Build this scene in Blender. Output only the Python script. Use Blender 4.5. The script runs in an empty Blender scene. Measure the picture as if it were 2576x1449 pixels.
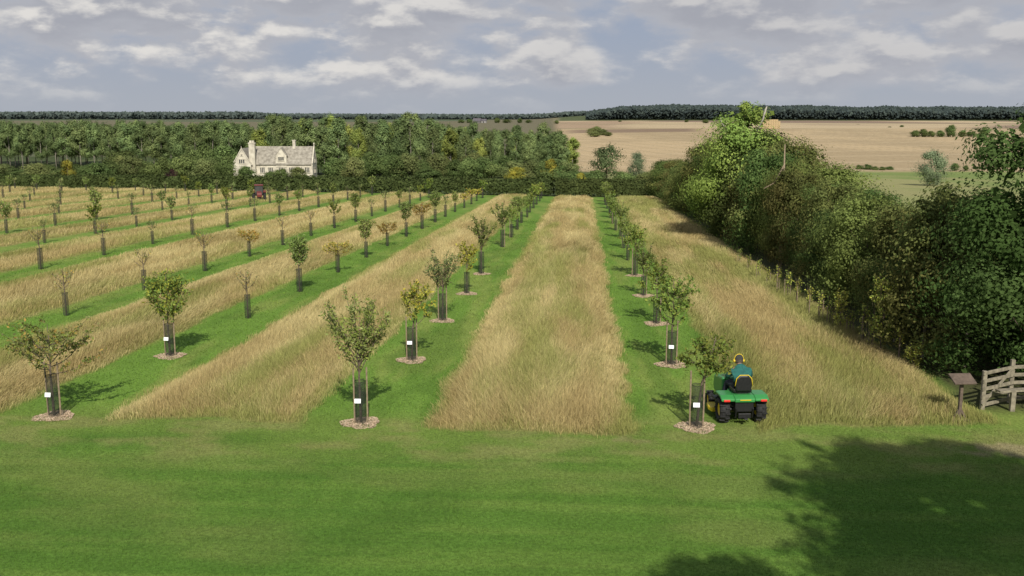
import bpy, math, random
import numpy as np
from mathutils import Vector, Matrix, Euler
R=math.radians; PI=math.pi
rng=np.random.default_rng(11); random.seed(11)
SC=bpy.context.scene; COL=SC.collection
H=6.5; FP=2500.0; PITCH=R(9.79); YAW=R(4.01); SL=0.0305
CM=Euler((PI/2-PITCH,0,YAW)).to_matrix()
def ray(px,py): return CM@Vector(((px-1288)/FP,-(py-724.5)/FP,-1))
def gnd(px,py):
    d=ray(px,py); t=-H/(d.z+SL*d.y); return (d.x*t,d.y*t)
def xat(px,Y):
    d=ray(px,293); return Y*d.x/d.y
# ---------------------------------------------------------------- noise + terrain
def vn(x,y,s=0):
    xi=np.floor(x); yi=np.floor(y); fx=x-xi; fy=y-yi
    fx=fx*fx*(3-2*fx); fy=fy*fy*(3-2*fy)
    def h(a,b):
        v=np.sin(a*127.1+b*311.7+s*74.7)*43758.5453
        return v-np.floor(v)
    return (h(xi,yi)*(1-fx)+h(xi+1,yi)*fx)*(1-fy)+(h(xi,yi+1)*(1-fx)+h(xi+1,yi+1)*fx)*fy
def fbm(x,y,s=0,o=4):
    x=np.asarray(x,float); y=np.asarray(y,float); a=0.5; t=0; n=0
    for i in range(o):
        t=t+a*vn(x,y,s+i*3.1); n+=a; a*=.5; x,y=x*1.74-y*1.05+5.3,x*1.05+y*1.74+1.7
    return t/n
def sst(a,b,x):
    t=np.clip((x-a)/(b-a),0,1); return t*t*(3-2*t)
LY=[-1e5,0,140,280,400,700,1500,3000,6000,14000]; LZ=[0,0,-4.27,-11,-15,-13,-2,-1,3,4]
RY=[-1e5,0,140,280,430,1100,1200,1800,2050,3000,6000,14000]; RZ=[0,0,-4.27,-12.2,-17,-6,-7.5,-2,8,9,5,4]
def zt(X,Y):
    X=np.asarray(X,float); Y=np.asarray(Y,float)
    w=sst(-.06,.01,X/np.maximum(Y,1))
    return np.interp(Y,LY,LZ)*(1-w)+np.interp(Y,RY,RZ)*w
def zf(x,y): return float(zt(x,y))
ROWX=[2.75,-5.12,-12.75,-19.85,-28.8,-36.4,-43.3,-50.5,-58,-65.5,-73,-80.5,-88,-96]
def yend(X): return 131+np.maximum(0,-X)*0.3
def edged(X,Y):
    j=(fbm(X*1.3,Y*.8,5,3)-.5)*.55
    d=np.full_like(X,9.)
    for i,r in enumerate(ROWX):
        hw=1.5 if i<3 else 1.35
        d=np.minimum(d,np.abs(X-r+j)-hw)
    y0=22.25+(fbm(X*.6,X*0+3,9,3)-.5)*1.3+sst(3.5,6,X)*1.0
    d=np.minimum(d,(Y-y0)*.8); d=np.minimum(d,9.9-X+j)
    return np.where(Y<yend(X),d,-1)
def tallmask(X,Y): return sst(-.14,.2,edged(X,Y))
def mix(a,b,t): return a*(1-t[:,None])+b*t[:,None]
def cc(*c): return np.array([c],float)
def albedo(X,Y):
    n=len(X); t=X/np.maximum(Y,1)
    c=np.repeat(cc(.092,.178,.028),n,0)
    st=fbm(X*.10+Y*.05,Y*4.5,21,4); c=mix(c,cc(.14,.222,.042),sst(.35,.7,st)*.7)
    c=mix(c,cc(.185,.222,.06),sst(.45,.72,fbm(X*.35,Y*.8,33,5))*.5)
    c=mix(c,cc(.065,.145,.021),sst(.45,.7,fbm(X*.35+3,Y*.9,41,5))*.5)
    c=mix(c,cc(.15,.225,.044),sst(19.5,21.8,Y+(fbm(X*.5,Y*.5,3,4)-.5)*4)*.9)
    c=mix(c,cc(.25,.235,.09),sst(.46,.70,fbm(X*.7,Y*1.5,37,5))*sst(18.7,20.5,Y)*.55)
    bnd=np.repeat(cc(.135,.235,.038),n,0); bnd=mix(bnd,cc(.205,.26,.06),sst(.42,.65,fbm(X*1.4,Y*.2,51,4))*.8); bnd=mix(bnd,cc(.09,.17,.026),sst(.5,.7,fbm(X*.9+7,Y*.3,57,3))*.6)
    c=mix(c,bnd,sst(22.2,24,Y))
    c=mix(c,cc(.29,.255,.10),tallmask(X,Y))
    pd=np.exp(-(((X-9.4)/1.4)**2+((Y-21.4)/.6)**2)); c=mix(c,cc(.30,.25,.14),sst(.35,.65,pd*fbm(X*2,Y*2,8,3)*1.6)*.8)
    pd=np.exp(-(((X-10.4)/.9)**2+((Y-20.0)/.35)**2)); c=mix(c,cc(.32,.26,.16),sst(.35,.7,pd*fbm(X*2,Y*2,18,3)*1.8)*.8)
    pd=np.exp(-(((X-1.2)/.8)**2+((Y-21.5)/.3)**2)); c=mix(c,cc(.25,.22,.1),sst(.35,.6,pd*fbm(X*3,Y*3,19,3)*1.6)*.6)
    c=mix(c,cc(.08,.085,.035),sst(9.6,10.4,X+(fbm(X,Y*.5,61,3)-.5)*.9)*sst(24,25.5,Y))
    gf=mix(np.repeat(cc(.18,.235,.07),n,0),cc(.29,.28,.12),sst(.38,.62,fbm(X*.02,Y*.008,71,4)))
    c=mix(c,gf,sst(15,17,X)*sst(24,30,Y))
    far=mix(np.repeat(cc(.06,.08,.03),n,0),cc(.11,.13,.05),sst(.4,.7,fbm(X*.03,Y*.02,81,4)))
    c=mix(c,far,sst(0,3,Y-yend(X))*(X<16))
    c=mix(c,gf,sst(0,10,Y-200)*sst(.02,.03,t))
    e=Y+(fbm(X*.01,Y*0,91,3)-.5)*30
    s1=np.repeat(cc(.46,.35,.205),n,0)
    s1=mix(s1,cc(.35,.27,.16),sst(.4,.62,fbm(X*.012,Y*.006,95,5))*.8)
    ln=np.abs(((X*.8+Y*.25)/14)%1-.5)*2; s1=mix(s1,cc(.31,.24,.14),sst(.82,.98,ln)*.75)
    ln=np.abs(((X*.3-Y*.9)/46)%1-.5)*2; s1=mix(s1,cc(.53,.42,.27),sst(.8,.98,ln)*.5)
    rt=sst(-.035,-.02,t)
    c=mix(c,s1,sst(432,446,e+X*0)*rt)
    s2=mix(np.repeat(cc(.36,.26,.17),n,0),cc(.47,.37,.23),sst(.4,.6,fbm(X*.004,Y*.002,97,4)))
    s2=mix(s2,cc(.25,.18,.13),sst(.55,.62,fbm(X*.003+4,Y*.004,99,2)))
    s2=mix(s2,cc(.19,.19,.10),np.exp(-((e-1500-X*.1)/14)**2)*.8)
    c=mix(c,s2,sst(1105,1125,e)*rt)
    c=mix(c,cc(.10,.12,.05),np.exp(-((e-1112)/10)**2)*rt*.9)
    c=mix(c,cc(.20,.14,.10),sst(60,45,np.abs(e-1000-X*.3))*sst(-.03,0,t)*sst(-.125,-.1,-t)*.8)
    c=mix(c,cc(.09,.11,.05),sst(1820,1840,e)*rt)
    pw=fbm(X*.0022,Y*.0009,101,2); lf=mix(np.repeat(cc(.10,.125,.07),n,0),cc(.16,.145,.09),sst(.5,.6,pw))
    lf=mix(lf,cc(.13,.16,.15),sst(2500,6000,Y))  # painted haze: ground colour turns bluer with distance
    c=mix(c,lf,sst(500,520,Y)*(1-rt)); c=mix(c,cc(.10,.14,.15),sst(2600,5000,Y)*rt)  # right side gets the same bluish haze tint far out
    return c
# ---------------------------------------------------------------- mesh helpers
def npmesh(name,V,F,C=None,mat=None,parent=None,smooth=False):
    me=bpy.data.meshes.new(name); F=np.asarray(F); nF,k=F.shape
    me.vertices.add(len(V)); me.vertices.foreach_set('co',np.asarray(V,'f4').ravel())
    me.loops.add(nF*k); me.loops.foreach_set('vertex_index',F.astype('i4').ravel())
    me.polygons.add(nF); me.polygons.foreach_set('loop_start',np.arange(0,nF*k,k,dtype='i4'))
    if smooth: me.polygons.foreach_set('use_smooth',np.ones(nF,bool))
    me.update(calc_edges=True)
    if C is not None:
        a=me.color_attributes.new('Col','FLOAT_COLOR','POINT')
        a.data.foreach_set('color',np.concatenate([C,np.ones((len(C),1))],1).astype('f4').ravel())
    if mat: me.materials.append(mat)
    o=bpy.data.objects.new(name,me); COL.objects.link(o)
    if parent: o.parent=parent
    return o
class MB:
    def __init__(s): s.v=[]; s.f=[]
    def add(s,vs,fs):
        n=len(s.v); s.v+= [tuple(v) for v in vs]; s.f+=[tuple(i+n for i in f) for f in fs]
    def box(s,c,d,rot=None):
        hx,hy,hz=d[0]/2,d[1]/2,d[2]/2
        vs=[Vector((x,y,z)) for x in(-hx,hx) for y in(-hy,hy) for z in(-hz,hz)]
        if rot: M=Euler(rot).to_matrix(); vs=[M@v for v in vs]
        s.add([v+Vector(c) for v in vs],[(0,1,3,2),(4,6,7,5),(0,4,5,1),(2,3,7,6),(0,2,6,4),(1,5,7,3)])
    def tube(s,pts,rad,n=6,cap=True):
        pts=[Vector(p) for p in pts]; m=len(pts)
        if not hasattr(rad,'__len__'): rad=[rad]*m
        vs=[]; fs=[]
        u=None
        for i,p in enumerate(pts):
            d=(pts[min(i+1,m-1)]-pts[max(i-1,0)])
            if d.length<1e-9: d=Vector((0,0,1))
            d.normalize()
            if u is None: u=d.orthogonal().normalized()
            else:
                u=u-d*u.dot(d)
                u=u.normalized() if u.length>1e-6 else d.orthogonal().normalized()
            w=d.cross(u)
            for k in range(n):
                a=2*PI*k/n; vs.append(p+(u*math.cos(a)+w*math.sin(a))*rad[i])
        for i in range(m-1):
            for k in range(n):
                a=i*n+k; b=i*n+(k+1)%n; fs.append((a,b,b+n,a+n))
        if cap: fs.append(tuple(range(n-1,-1,-1))); fs.append(tuple(range((m-1)*n,m*n)))
        s.add(vs,fs)
    def lathe(s,prof,c,axis='z',n=24,closed=False):
        vs=[];fs=[];m=len(prof)
        for i in range(n):
            a=2*PI*i/n
            for r,h in prof:
                q=(r*math.cos(a),r*math.sin(a),h)
                if axis=='x': q=(q[2],q[0],q[1])
                vs.append(Vector(q)+Vector(c))
        for i in range(n):
            for j in range(m if closed else m-1):
                a=i*m+j; b=i*m+(j+1)%m; e=((i+1)%n)*m
                fs.append((a,b,e+(j+1)%m,e+j))
        s.add(vs,fs)
    def prism(s,poly,a0,a1,axis='y'):
        def q(u,v,w): return {'y':(u,w,v),'x':(w,u,v),'z':(u,v,w)}[axis]
        n=len(poly); vs=[q(u,v,a0) for u,v in poly]+[q(u,v,a1) for u,v in poly]
        fs=[tuple(range(n)),tuple(range(2*n-1,n-1,-1))]+[(i,i+n,(i+1)%n+n,(i+1)%n) for i in range(n)]
        s.add(vs,fs)
    def build(s,name,mat,parent=None,smooth=False,bevel=0):
        me=bpy.data.meshes.new(name); me.from_pydata(s.v,[],s.f); me.materials.append(mat)
        if smooth:
            for p in me.polygons: p.use_smooth=True
        me.update()
        o=bpy.data.objects.new(name,me); COL.objects.link(o)
        if parent: o.parent=parent
        if bevel:
            b=o.modifiers.new('b','BEVEL'); b.width=bevel; b.segments=2; b.limit_method='ANGLE'
        return o
def tag(o,label=None,cat=None,group=None,kind=None):
    if label: o['label']=label
    if cat: o['category']=cat
    if group: o['group']=group
    if kind: o['kind']=kind
    return o
def empty(name,loc=(0,0,0),rz=0):
    o=bpy.data.objects.new(name,None); COL.objects.link(o); o.location=loc; o.rotation_euler=(0,0,rz); o.empty_display_size=.2
    return o
USED=set()
def place(proto,loc,rz=0,sc=1,label=None,cat=None,group=None):
    if proto.name in USED:
        r=proto.copy(); COL.objects.link(r)
        for k in ('label','category','group'):
            if k in r: del r[k]
        for ch in proto.children:
            c=ch.copy(); COL.objects.link(c); c.parent=r
            for g in ch.children:
                d=g.copy(); COL.objects.link(d); d.parent=c
    else: r=proto; USED.add(proto.name)
    r.location=loc; r.rotation_euler=(0,0,rz); r.scale=sc if hasattr(sc,'__len__') else (sc,)*3
    tag(r,label,cat,group); return r
# ---------------------------------------------------------------- materials
def newmat(name):
    m=bpy.data.materials.new(name); m.use_nodes=True; nt=m.node_tree; nt.nodes.clear()
    return m,nt,nt.nodes.new,nt.links.new
def mat(name,col,rough=.8,var=.2,scale=8,bump=0,metal=0,col2=None):
    m,nt,N,L=newmat(name)
    out=N('ShaderNodeOutputMaterial'); b=N('ShaderNodeBsdfPrincipled'); L(b.outputs[0],out.inputs[0])
    b.inputs['Roughness'].default_value=rough; b.inputs['Metallic'].default_value=metal
    tc=N('ShaderNodeTexCoord'); ns=N('ShaderNodeTexNoise'); ns.inputs['Scale'].default_value=scale; ns.inputs['Detail'].default_value=5
    L(tc.outputs['Object'],ns.inputs['Vector'])
    mx=N('ShaderNodeMix'); mx.data_type='RGBA'
    c2=col2 if col2 else tuple(c*(1-var) for c in col)
    mx.inputs[6].default_value=(*[min(1,c*(1+var*.6)) for c in col],1); mx.inputs[7].default_value=(*c2,1)
    rp=N('ShaderNodeMapRange'); rp.inputs[1].default_value=.35; rp.inputs[2].default_value=.65
    L(ns.outputs[0],rp.inputs[0]); L(rp.outputs[0],mx.inputs[0]); L(mx.outputs[2],b.inputs['Base Color'])
    if bump:
        bp=N('ShaderNodeBump'); bp.inputs['Strength'].default_value=bump; bp.inputs['Distance'].default_value=.02
        L(ns.outputs[0],bp.inputs['Height']); L(bp.outputs[0],b.inputs['Normal'])
    return m
def leafmat(name,trans=.3,randv=.25,randh=.015):
    m,nt,N,L=newmat(name)
    out=N('ShaderNodeOutputMaterial'); at=N('ShaderNodeAttribute'); at.attribute_name='Col'
    hs=N('ShaderNodeHueSaturation'); oi=N('ShaderNodeObjectInfo')
    r=N('ShaderNodeMapRange'); r.inputs[3].default_value=1-randv; r.inputs[4].default_value=1+randv
    L(oi.outputs['Random'],r.inputs[0]); L(r.outputs[0],hs.inputs['Value'])
    r2=N('ShaderNodeMath'); r2.operation='MULTIPLY'; r2.inputs[1].default_value=7.31; L(oi.outputs['Random'],r2.inputs[0])
    r3=N('ShaderNodeMath'); r3.operation='FRACT'; L(r2.outputs[0],r3.inputs[0])
    r4=N('ShaderNodeMapRange'); r4.inputs[3].default_value=.5-randh; r4.inputs[4].default_value=.5+randh; L(r3.outputs[0],r4.inputs[0]); L(r4.outputs[0],hs.inputs['Hue'])
    L(at.outputs['Color'],hs.inputs['Color'])
    d=N('ShaderNodeBsdfDiffuse'); t=N('ShaderNodeBsdfTranslucent'); ms=N('ShaderNodeMixShader'); ms.inputs[0].default_value=trans
    L(hs.outputs[0],d.inputs[0]); L(hs.outputs[0],t.inputs[0]); L(d.outputs[0],ms.inputs[1]); L(t.outputs[0],ms.inputs[2]); L(ms.outputs[0],out.inputs[0])
    return m
M={}
M['leaf']=leafmat('leaf_surface'); M['grass']=leafmat('grass_blade',.3,0,0); M['farleaf']=leafmat('distant_foliage',.1,.12,.006)
M['hedgeleaf']=leafmat('hedge_leaf',.4,.26,.014); M['poplarleaf']=leafmat('poplar_leaf',.35,.24,.012)
M['bark']=mat('bark',(.13,.10,.07),.95,.4,14,.5); M['palebark']=mat('pale_bark',(.26,.235,.19),.9,.3,10,.4); M['dead']=mat('dead_wood',(.36,.33,.29),.9,.2,6)
M['stake']=mat('stake_wood',(.26,.2,.13),.9,.3,12); M['plate']=mat('white_plate',(.85,.87,.88),.5,.02,5)
M['wood']=mat('weathered_wood',(.25,.22,.16),.9,.35,9,.4); M['brownwood']=mat('dark_brown_wood',(.13,.095,.07),.8,.3,9,.3)
M['stone']=mat('limestone',(.56,.52,.42),.95,.2,.9,.3,col2=(.43,.39,.31)); M['slate']=mat('stone_slate_roof',(.30,.275,.225),.95,.3,1.3,.5,col2=(.20,.18,.145))
M['glass']=mat('dark_window',(.07,.072,.072),.15,.2,2); M['green']=mat('green_paint',(.045,.25,.065),.3,.08,3); M['yellow']=mat('yellow_paint',(.75,.55,.03),.4,.05,3)
M['black']=mat('black_plastic',(.012,.012,.013),.45,.3,20); M['tyre']=mat('tyre_rubber',(.018,.018,.018),.8,.3,20); M['redlens']=mat('red_lens',(.7,.04,.03),.25,.1,10)
M['redpaint']=mat('red_paint',(.15,.03,.025),.6,.1,3); M['shirt']=mat('dark_green_cloth',(.016,.11,.095),.9,.25,14,.3); M['trouser']=mat('navy_cloth',(.02,.025,.04),.9,.2,14)
M['skin']=mat('skin',(.42,.23,.16),.6,.08,10); M['cap']=mat('dark_cap',(.04,.04,.035),.9,.2,14); M['hair']=mat('grey_brown_hair',(.09,.07,.055),.9,.3,30)
M['straw']=mat('straw',(.44,.33,.18),.95,.25,1.2); M['shed']=mat('shed_wall',(.12,.115,.11),.8,.2,.3); M['paleshed']=mat('pale_shed_wall',(.3,.29,.28),.8,.2,.3); M['shedroof']=mat('shed_roof',(.10,.09,.10),.8,.2,.3)
M['chip']=leafmat('wood_chip',0,0,0)
def guardmat():
    m,nt,N,L=newmat('guard_netting'); out=N('ShaderNodeOutputMaterial'); d=N('ShaderNodeBsdfDiffuse'); d.inputs[0].default_value=(.045,.05,.043,1)
    t=N('ShaderNodeBsdfTransparent'); ms=N('ShaderNodeMixShader'); tc=N('ShaderNodeTexCoord'); ns=N('ShaderNodeTexNoise'); ns.inputs['Scale'].default_value=7
    L(tc.outputs['Object'],ns.inputs['Vector']); mr=N('ShaderNodeMapRange'); mr.inputs[1].default_value=.3; mr.inputs[2].default_value=.7; mr.inputs[3].default_value=.30; mr.inputs[4].default_value=.52; L(ns.outputs[0],mr.inputs[0])
    L(mr.outputs[0],ms.inputs[0]); L(t.outputs[0],ms.inputs[1]); L(d.outputs[0],ms.inputs[2]); L(ms.outputs[0],out.inputs[0]); return m
M['guard']=guardmat()
def groundmat():
    m,nt,N,L=newmat('ground_surface'); out=N('ShaderNodeOutputMaterial'); b=N('ShaderNodeBsdfPrincipled'); b.inputs['Roughness'].default_value=1; b.inputs['Specular IOR Level'].default_value=.1
    at=N('ShaderNodeAttribute'); at.attribute_name='Col'; tc=N('ShaderNodeTexCoord')
    n1=N('ShaderNodeTexNoise'); n1.inputs['Scale'].default_value=14; n1.inputs['Detail'].default_value=5; n1.inputs['Roughness'].default_value=.7; L(tc.outputs['Object'],n1.inputs['Vector'])
    n2=N('ShaderNodeTexNoise'); n2.inputs['Scale'].default_value=.8; n2.inputs['Detail'].default_value=4; L(tc.outputs['Object'],n2.inputs['Vector'])
    mr=N('ShaderNodeMapRange'); mr.inputs[1].default_value=.3; mr.inputs[2].default_value=.7; mr.inputs[3].default_value=.6; mr.inputs[4].default_value=1.4; L(n1.outputs[0],mr.inputs[0])
    mr2=N('ShaderNodeMapRange'); mr2.inputs[1].default_value=.3; mr2.inputs[2].default_value=.7; mr2.inputs[3].default_value=.92; mr2.inputs[4].default_value=1.1; L(n2.outputs[0],mr2.inputs[0])
    mu=N('ShaderNodeMath'); mu.operation='MULTIPLY'; L(mr.outputs[0],mu.inputs[0]); L(mr2.outputs[0],mu.inputs[1])
    vm=N('ShaderNodeVectorMath'); vm.operation='SCALE'; L(at.outputs['Color'],vm.inputs[0]); L(mu.outputs[0],vm.inputs['Scale']); L(vm.outputs[0],b.inputs['Base Color'])
    bp=N('ShaderNodeBump'); bp.inputs['Strength'].default_value=.5; bp.inputs['Distance'].default_value=.03; L(n1.outputs[0],bp.inputs['Height']); L(bp.outputs[0],b.inputs['Normal'])
    L(b.outputs[0],out.inputs[0]); return m
M['ground']=groundmat()
# ---------------------------------------------------------------- ground
ang=np.concatenate([np.arange(-180,-36,4.),np.arange(-36,28,.1),np.arange(28,180,4.)])*PI/180
rad=np.concatenate([[.01,1],2*np.exp(np.arange(0,math.log(6500),.011))])
A,RR=np.meshgrid(ang,rad,indexing='ij'); GX=(RR*np.sin(A)).ravel(); GY=(RR*np.cos(A)).ravel()
na,nr=A.shape; i,j=np.meshgrid(np.arange(na),np.arange(nr-1),indexing='ij'); i2=(i+1)%na
Fq=np.stack([i*nr+j,i*nr+j+1,i2*nr+j+1,i2*nr+j],-1).reshape(-1,4)[:,::-1]
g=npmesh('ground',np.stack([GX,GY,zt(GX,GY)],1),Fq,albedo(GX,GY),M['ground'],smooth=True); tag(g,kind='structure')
# ---------------------------------------------------------------- grass
def sampleY(y0,y1,p,n):
    a=1-p; u=rng.random(n); return (y0**a+u*(y1**a-y0**a))**(1/a)
def integ(y0,y1,p,ref): a=1-p; return ref**p*(y1**a-y0**a)/a
def blades(X,Y,h,w,lx,ly,cb,cm,ct,name,tri=False):
    n=len(X); Z=zt(X,Y)-.01; a=rng.random(n)*PI*2; sx=np.cos(a)*w; sy=np.sin(a)*w; P=np.stack([X,Y,Z],1); S=np.stack([sx,sy,0*sx],1)
    Tp=np.stack([lx,ly,h],1)
    if tri:
        V=np.stack([P-S,P+S,P+Tp],1).reshape(-1,3); Fa=np.arange(3*n).reshape(-1,3); C=np.stack([cb,cb,ct],1).reshape(-1,3)
    else:
        Mi=np.stack([lx*.3,ly*.3,h*.6],1)
        V=np.stack([P-S*.7,P+S*.7,P+Mi+S,P+Mi-S,P+Tp+S*.35,P+Tp-S*.35],1).reshape(-1,3)
        b=np.arange(n)[:,None]*6; Fa=np.stack([b+[0,1,2,3],b+[3,2,4,5]],1).reshape(-1,4)
        C=np.stack([cb,cb,cm,cm,ct,ct],1).reshape(-1,3)
    return npmesh(name,V,Fa,C,M['grass'])
def tall(x0,x1,y0,y1,rho,name,greener=0):
    n=int((x1-x0)*rho*integ(y0,y1,1.6,24)); Y=sampleY(y0,y1,1.6,n); X=x0+rng.random(n)*(x1-x0)
    tmin=xat(-200,1); tmax=xat(2760,1); k=(X/Y>tmin)&(X/Y<tmax); X=X[k];Y=Y[k]
    ed=edged(X,Y); k=rng.random(len(X))<sst(-.25,.35,ed); X=X[k];Y=Y[k]; ed=ed[k]; n=len(X)
    s=(Y/24)**.85; ef=.36+.64*sst(-.1,1.0,ed)
    hn=fbm(X*.9,Y*.35,201,4); h=(.27+.17*hn)*(.55+.8*rng.random(n))*ef; th=1.3+(fbm(X*.3,Y*.09,203,3)-.5)*7+rng.normal(0,.9,n)
    le=(.35+.5*sst(.35,.65,fbm(X*.8,Y*.25,207,4)))*h*(.3+.9*rng.random(n)); h=np.sqrt(np.maximum(h*h-le*le*.5,.01))
    q=sst(.34,.66,fbm(X*1.2,Y*.14,211,5)+rng.normal(0,.08,n)); gq=sst(.47-.17*greener,.74-.17*greener,fbm(X*.8,Y*.10,217,5)+rng.normal(0,.08,n)+.12*(ed<.3))
    v=(.7+.6*rng.random(n))[:,None]
    st=mix(np.repeat(cc(.57,.475,.235),n,0),cc(.45,.35,.165),q); st=mix(st,cc(.25,.285,.075),gq*.7)*v
    lt=rng.random(n)<.15; st[lt]=st[lt]*1.3
    base=mix(np.repeat(cc(.31,.29,.10),n,0),cc(.19,.24,.055),gq)*v
    return blades(X,Y,h,.0039*s*(.7+.6*rng.random(n)),np.cos(th)*le,np.sin(th)*le,base,st*.8+base*.2,st,name)
RHO=1550
tag(tall(-4.0,1.8,21.4,131,RHO,'tall_grass'),'straw coloured tall grass filling the wide central strip between two mown bands','tall grass',kind='stuff')
tag(tall(-11.7,-6.1,21.4,135,RHO,'tall_grass'),'straw coloured tall grass in the strip left of the central strip','tall grass',kind='stuff')
tag(tall(-18.9,-13.8,22,138,RHO,'tall_grass'),'dry tall grass strip between the second and third tree rows from centre','tall grass',kind='stuff')
tag(tall(3.8,10.4,22,131,RHO,'tall_grass',.7),'green and straw tall grass verge between right mown band and the big hedge','tall grass',kind='stuff')
tag(tall(-98,-20.8,31,160,RHO*.5,'tall_grass'),'pale dry grass strips across the far left of the orchard','tall grass',kind='stuff')
def lawn(x0,x1,y0,y1,rho,p,hh,ww,name):
    n=int((x1-x0)*rho*integ(y0,y1,p,15)); Y=sampleY(y0,y1,p,n); X=x0+rng.random(n)*(x1-x0)
    tmin=xat(-150,1); tmax=xat(2720,1); k=(X/Y>tmin)&(X/Y<tmax); X=X[k];Y=Y[k]
    k=(rng.random(len(X))>tallmask(X,Y)*.9)&(X<9.9+(Y<23)*5); X=X[k];Y=Y[k]; n=len(X); s=Y/15
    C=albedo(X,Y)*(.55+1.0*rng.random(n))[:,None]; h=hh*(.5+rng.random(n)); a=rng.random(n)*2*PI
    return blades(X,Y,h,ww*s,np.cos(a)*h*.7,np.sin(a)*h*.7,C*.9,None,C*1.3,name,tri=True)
tag(lawn(-17,15,12.5,23,1900,1.2,.03,.005,'lawn_grass'),'short mown green lawn across the foreground','grass',kind='stuff')
tag(lawn(-34,10,23,90,520,1.7,.05,.006,'mown_grass'),'mown green grass bands under the tree rows','grass',kind='stuff')
# ---------------------------------------------------------------- leaves
def nrm(a): return a/np.maximum(np.linalg.norm(a,axis=1,keepdims=True),1e-9)
def leaves(c,nr_,s,C,asp=.6):
    n=len(c); nr_=nrm(nr_); t=nrm(np.cross(nr_,rng.normal(size=(n,3)))); u=np.cross(nr_,t)
    s=np.asarray(s)[:,None]
    V=np.stack([c+t*s,c+u*s*asp,c-t*s,c-u*s*asp],1).reshape(-1,3); return V,np.arange(4*n).reshape(-1,4),np.repeat(C,4,0)
def colpick(cols,n,j=.25):
    c=np.array(cols)[rng.integers(0,len(cols),n)]; return c*(1-j+2*j*rng.random(n))[:,None]
GR=[(.16,.225,.05),(.19,.255,.06),(.225,.285,.068)]; YG=[(.29,.32,.065),(.40,.40,.065),(.5,.45,.065)]; OR_=[(.48,.31,.08),(.42,.33,.085),(.30,.29,.07)]; GG=[(.21,.25,.09),(.255,.29,.11),(.175,.22,.07)]
def young(seed,th,ht,cw,nb,nleaf,ls,cols,vase=.5,lean=(0,0),guard=True,plate=False,stakes=2,low=.0,oval=False,gh=1.05,name='young_fruit_tree',up=False,droop=0):
    rs=random.Random(seed); root=empty(name); mb=MB(); ch=ht-th; tips=[]
    top=Vector((lean[0]*.8,lean[1]*.8,th+ch*(.75 if not up else .5))); kn=Vector((lean[0]*.15+rs.uniform(-.03,.03),rs.uniform(-.03,.03),th*.9))
    mb.tube([(0,0,-.05),(kn.x*.5,kn.y*.5,th*.5),kn,(kn+top)/2+Vector((.03,.0,0)),top],[.035,.03,.026,.017,.006],6)
    for i in range(nb):
        f=(i+.5)/nb; z=th*.95+f*ch*(.55 if not up else .3); az=i*2.4+rs.uniform(-.4,.4)
        b=kn+(top-kn)*max(0,min(1,(z-kn.z)/(top.z-kn.z)))
        reach=cw/2*rs.uniform(.65,1.1)*((1-.45*f) if not oval else math.sqrt(max(.08,1-(2*f-.85)**2)))
        rise=(ht-z)*rs.uniform(.55,1.0)*vase*(1.0 if f>.1 else .8)+low*rs.uniform(-1,.3)
        if up: reach=cw/2*rs.uniform(.25,1.05); rise=(ht-z)*rs.uniform(.45,1.0)*(1.05-.35*reach/(cw/2))
        dr=droop*rs.uniform(0,1)
        pts=[]
        for k in range(6):
            q=k/5; rr=reach*(q**(.75 if not up else .9)); zz=rise*(q**(1.35 if not up else 1.0))+dr*(.6*math.sin(q*PI*.8)-1.25*q*q)
            pts.append(b+Vector((math.cos(az+q*.25)*rr+lean[0]*q*.3,math.sin(az+q*.25)*rr+lean[1]*q*.3,zz))+Vector((rs.uniform(-.03,.03),rs.uniform(-.03,.03),0))*q)
        mb.tube(pts,[.014,.012,.010,.008,.005,.002],4,False); tips.append(pts)
        for s_ in range(4):
            k=rs.randint(1,4); p=pts[k]; d=Vector((math.cos(az+rs.uniform(-1.3,1.3)),math.sin(az+rs.uniform(-1.3,1.3)),rs.uniform(.1,1.6)*vase*1.4-droop*.5)).normalized()*cw*rs.uniform(.12,.28)
            tp=[p,p+d*.5+Vector((0,0,.01)),p+d]; mb.tube(tp,[.006,.004,.002],3,False); tips.append(tp)
    mb.build('trunk',M['bark'],root,True)
    if nleaf:
        n=nleaf; cs=np.zeros((n,3)); idx=rng.integers(0,len(tips),n); q=rng.random(n)**(.75 if not up else 1.15)
        for a in range(n):
            p=tips[idx[a]]; f=q[a]*(len(p)-1); k=min(int(f),len(p)-2); v=p[k].lerp(p[k+1],f-k); cs[a]=v
        cs+=rng.normal(0,.04 if not oval else .07,(n,3)); no=rng.normal(size=(n,3))+np.array([[0,-.6,.6]])
        br=(.8+.4*rng.random(len(tips)))[idx][:,None]
        V,Fa,C=leaves(cs,no,ls*(.6+.6*rng.random(n)),colpick(cols,n)*br,.5); npmesh('crown',V,Fa,C,M['leaf'],root)
    if guard:
        g=MB(); g.lathe([(.13,.02),(.135,.5),(.133,gh)],(0,0,0),n=14); g.lathe([(.137,gh-.03),(.137,gh)],(0,0,0),n=14); g.build('tree_guard',M['guard'],root,True)
    for k in range(stakes):
        sx=(-.155,.155)[k]; s=MB(); s.tube([(sx,0.02,-.1),(sx*1.02,.02,gh+.32)],.022,6); s.build('stake',M['stake'],root)
    if plate:
        p=MB(); p.box((-.03,-.165,.60),(.15,.012,.105),(R(-12),0,R(rs.uniform(-8,8)))); p.build('name_plate',M['plate'],root)
    return root
ORD=['first','second','third','fourth','fifth','sixth','seventh','eighth','ninth','tenth','eleventh','twelfth','thirteenth','fourteenth','fifteenth','sixteenth','seventeenth','eighteenth','nineteenth']
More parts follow.
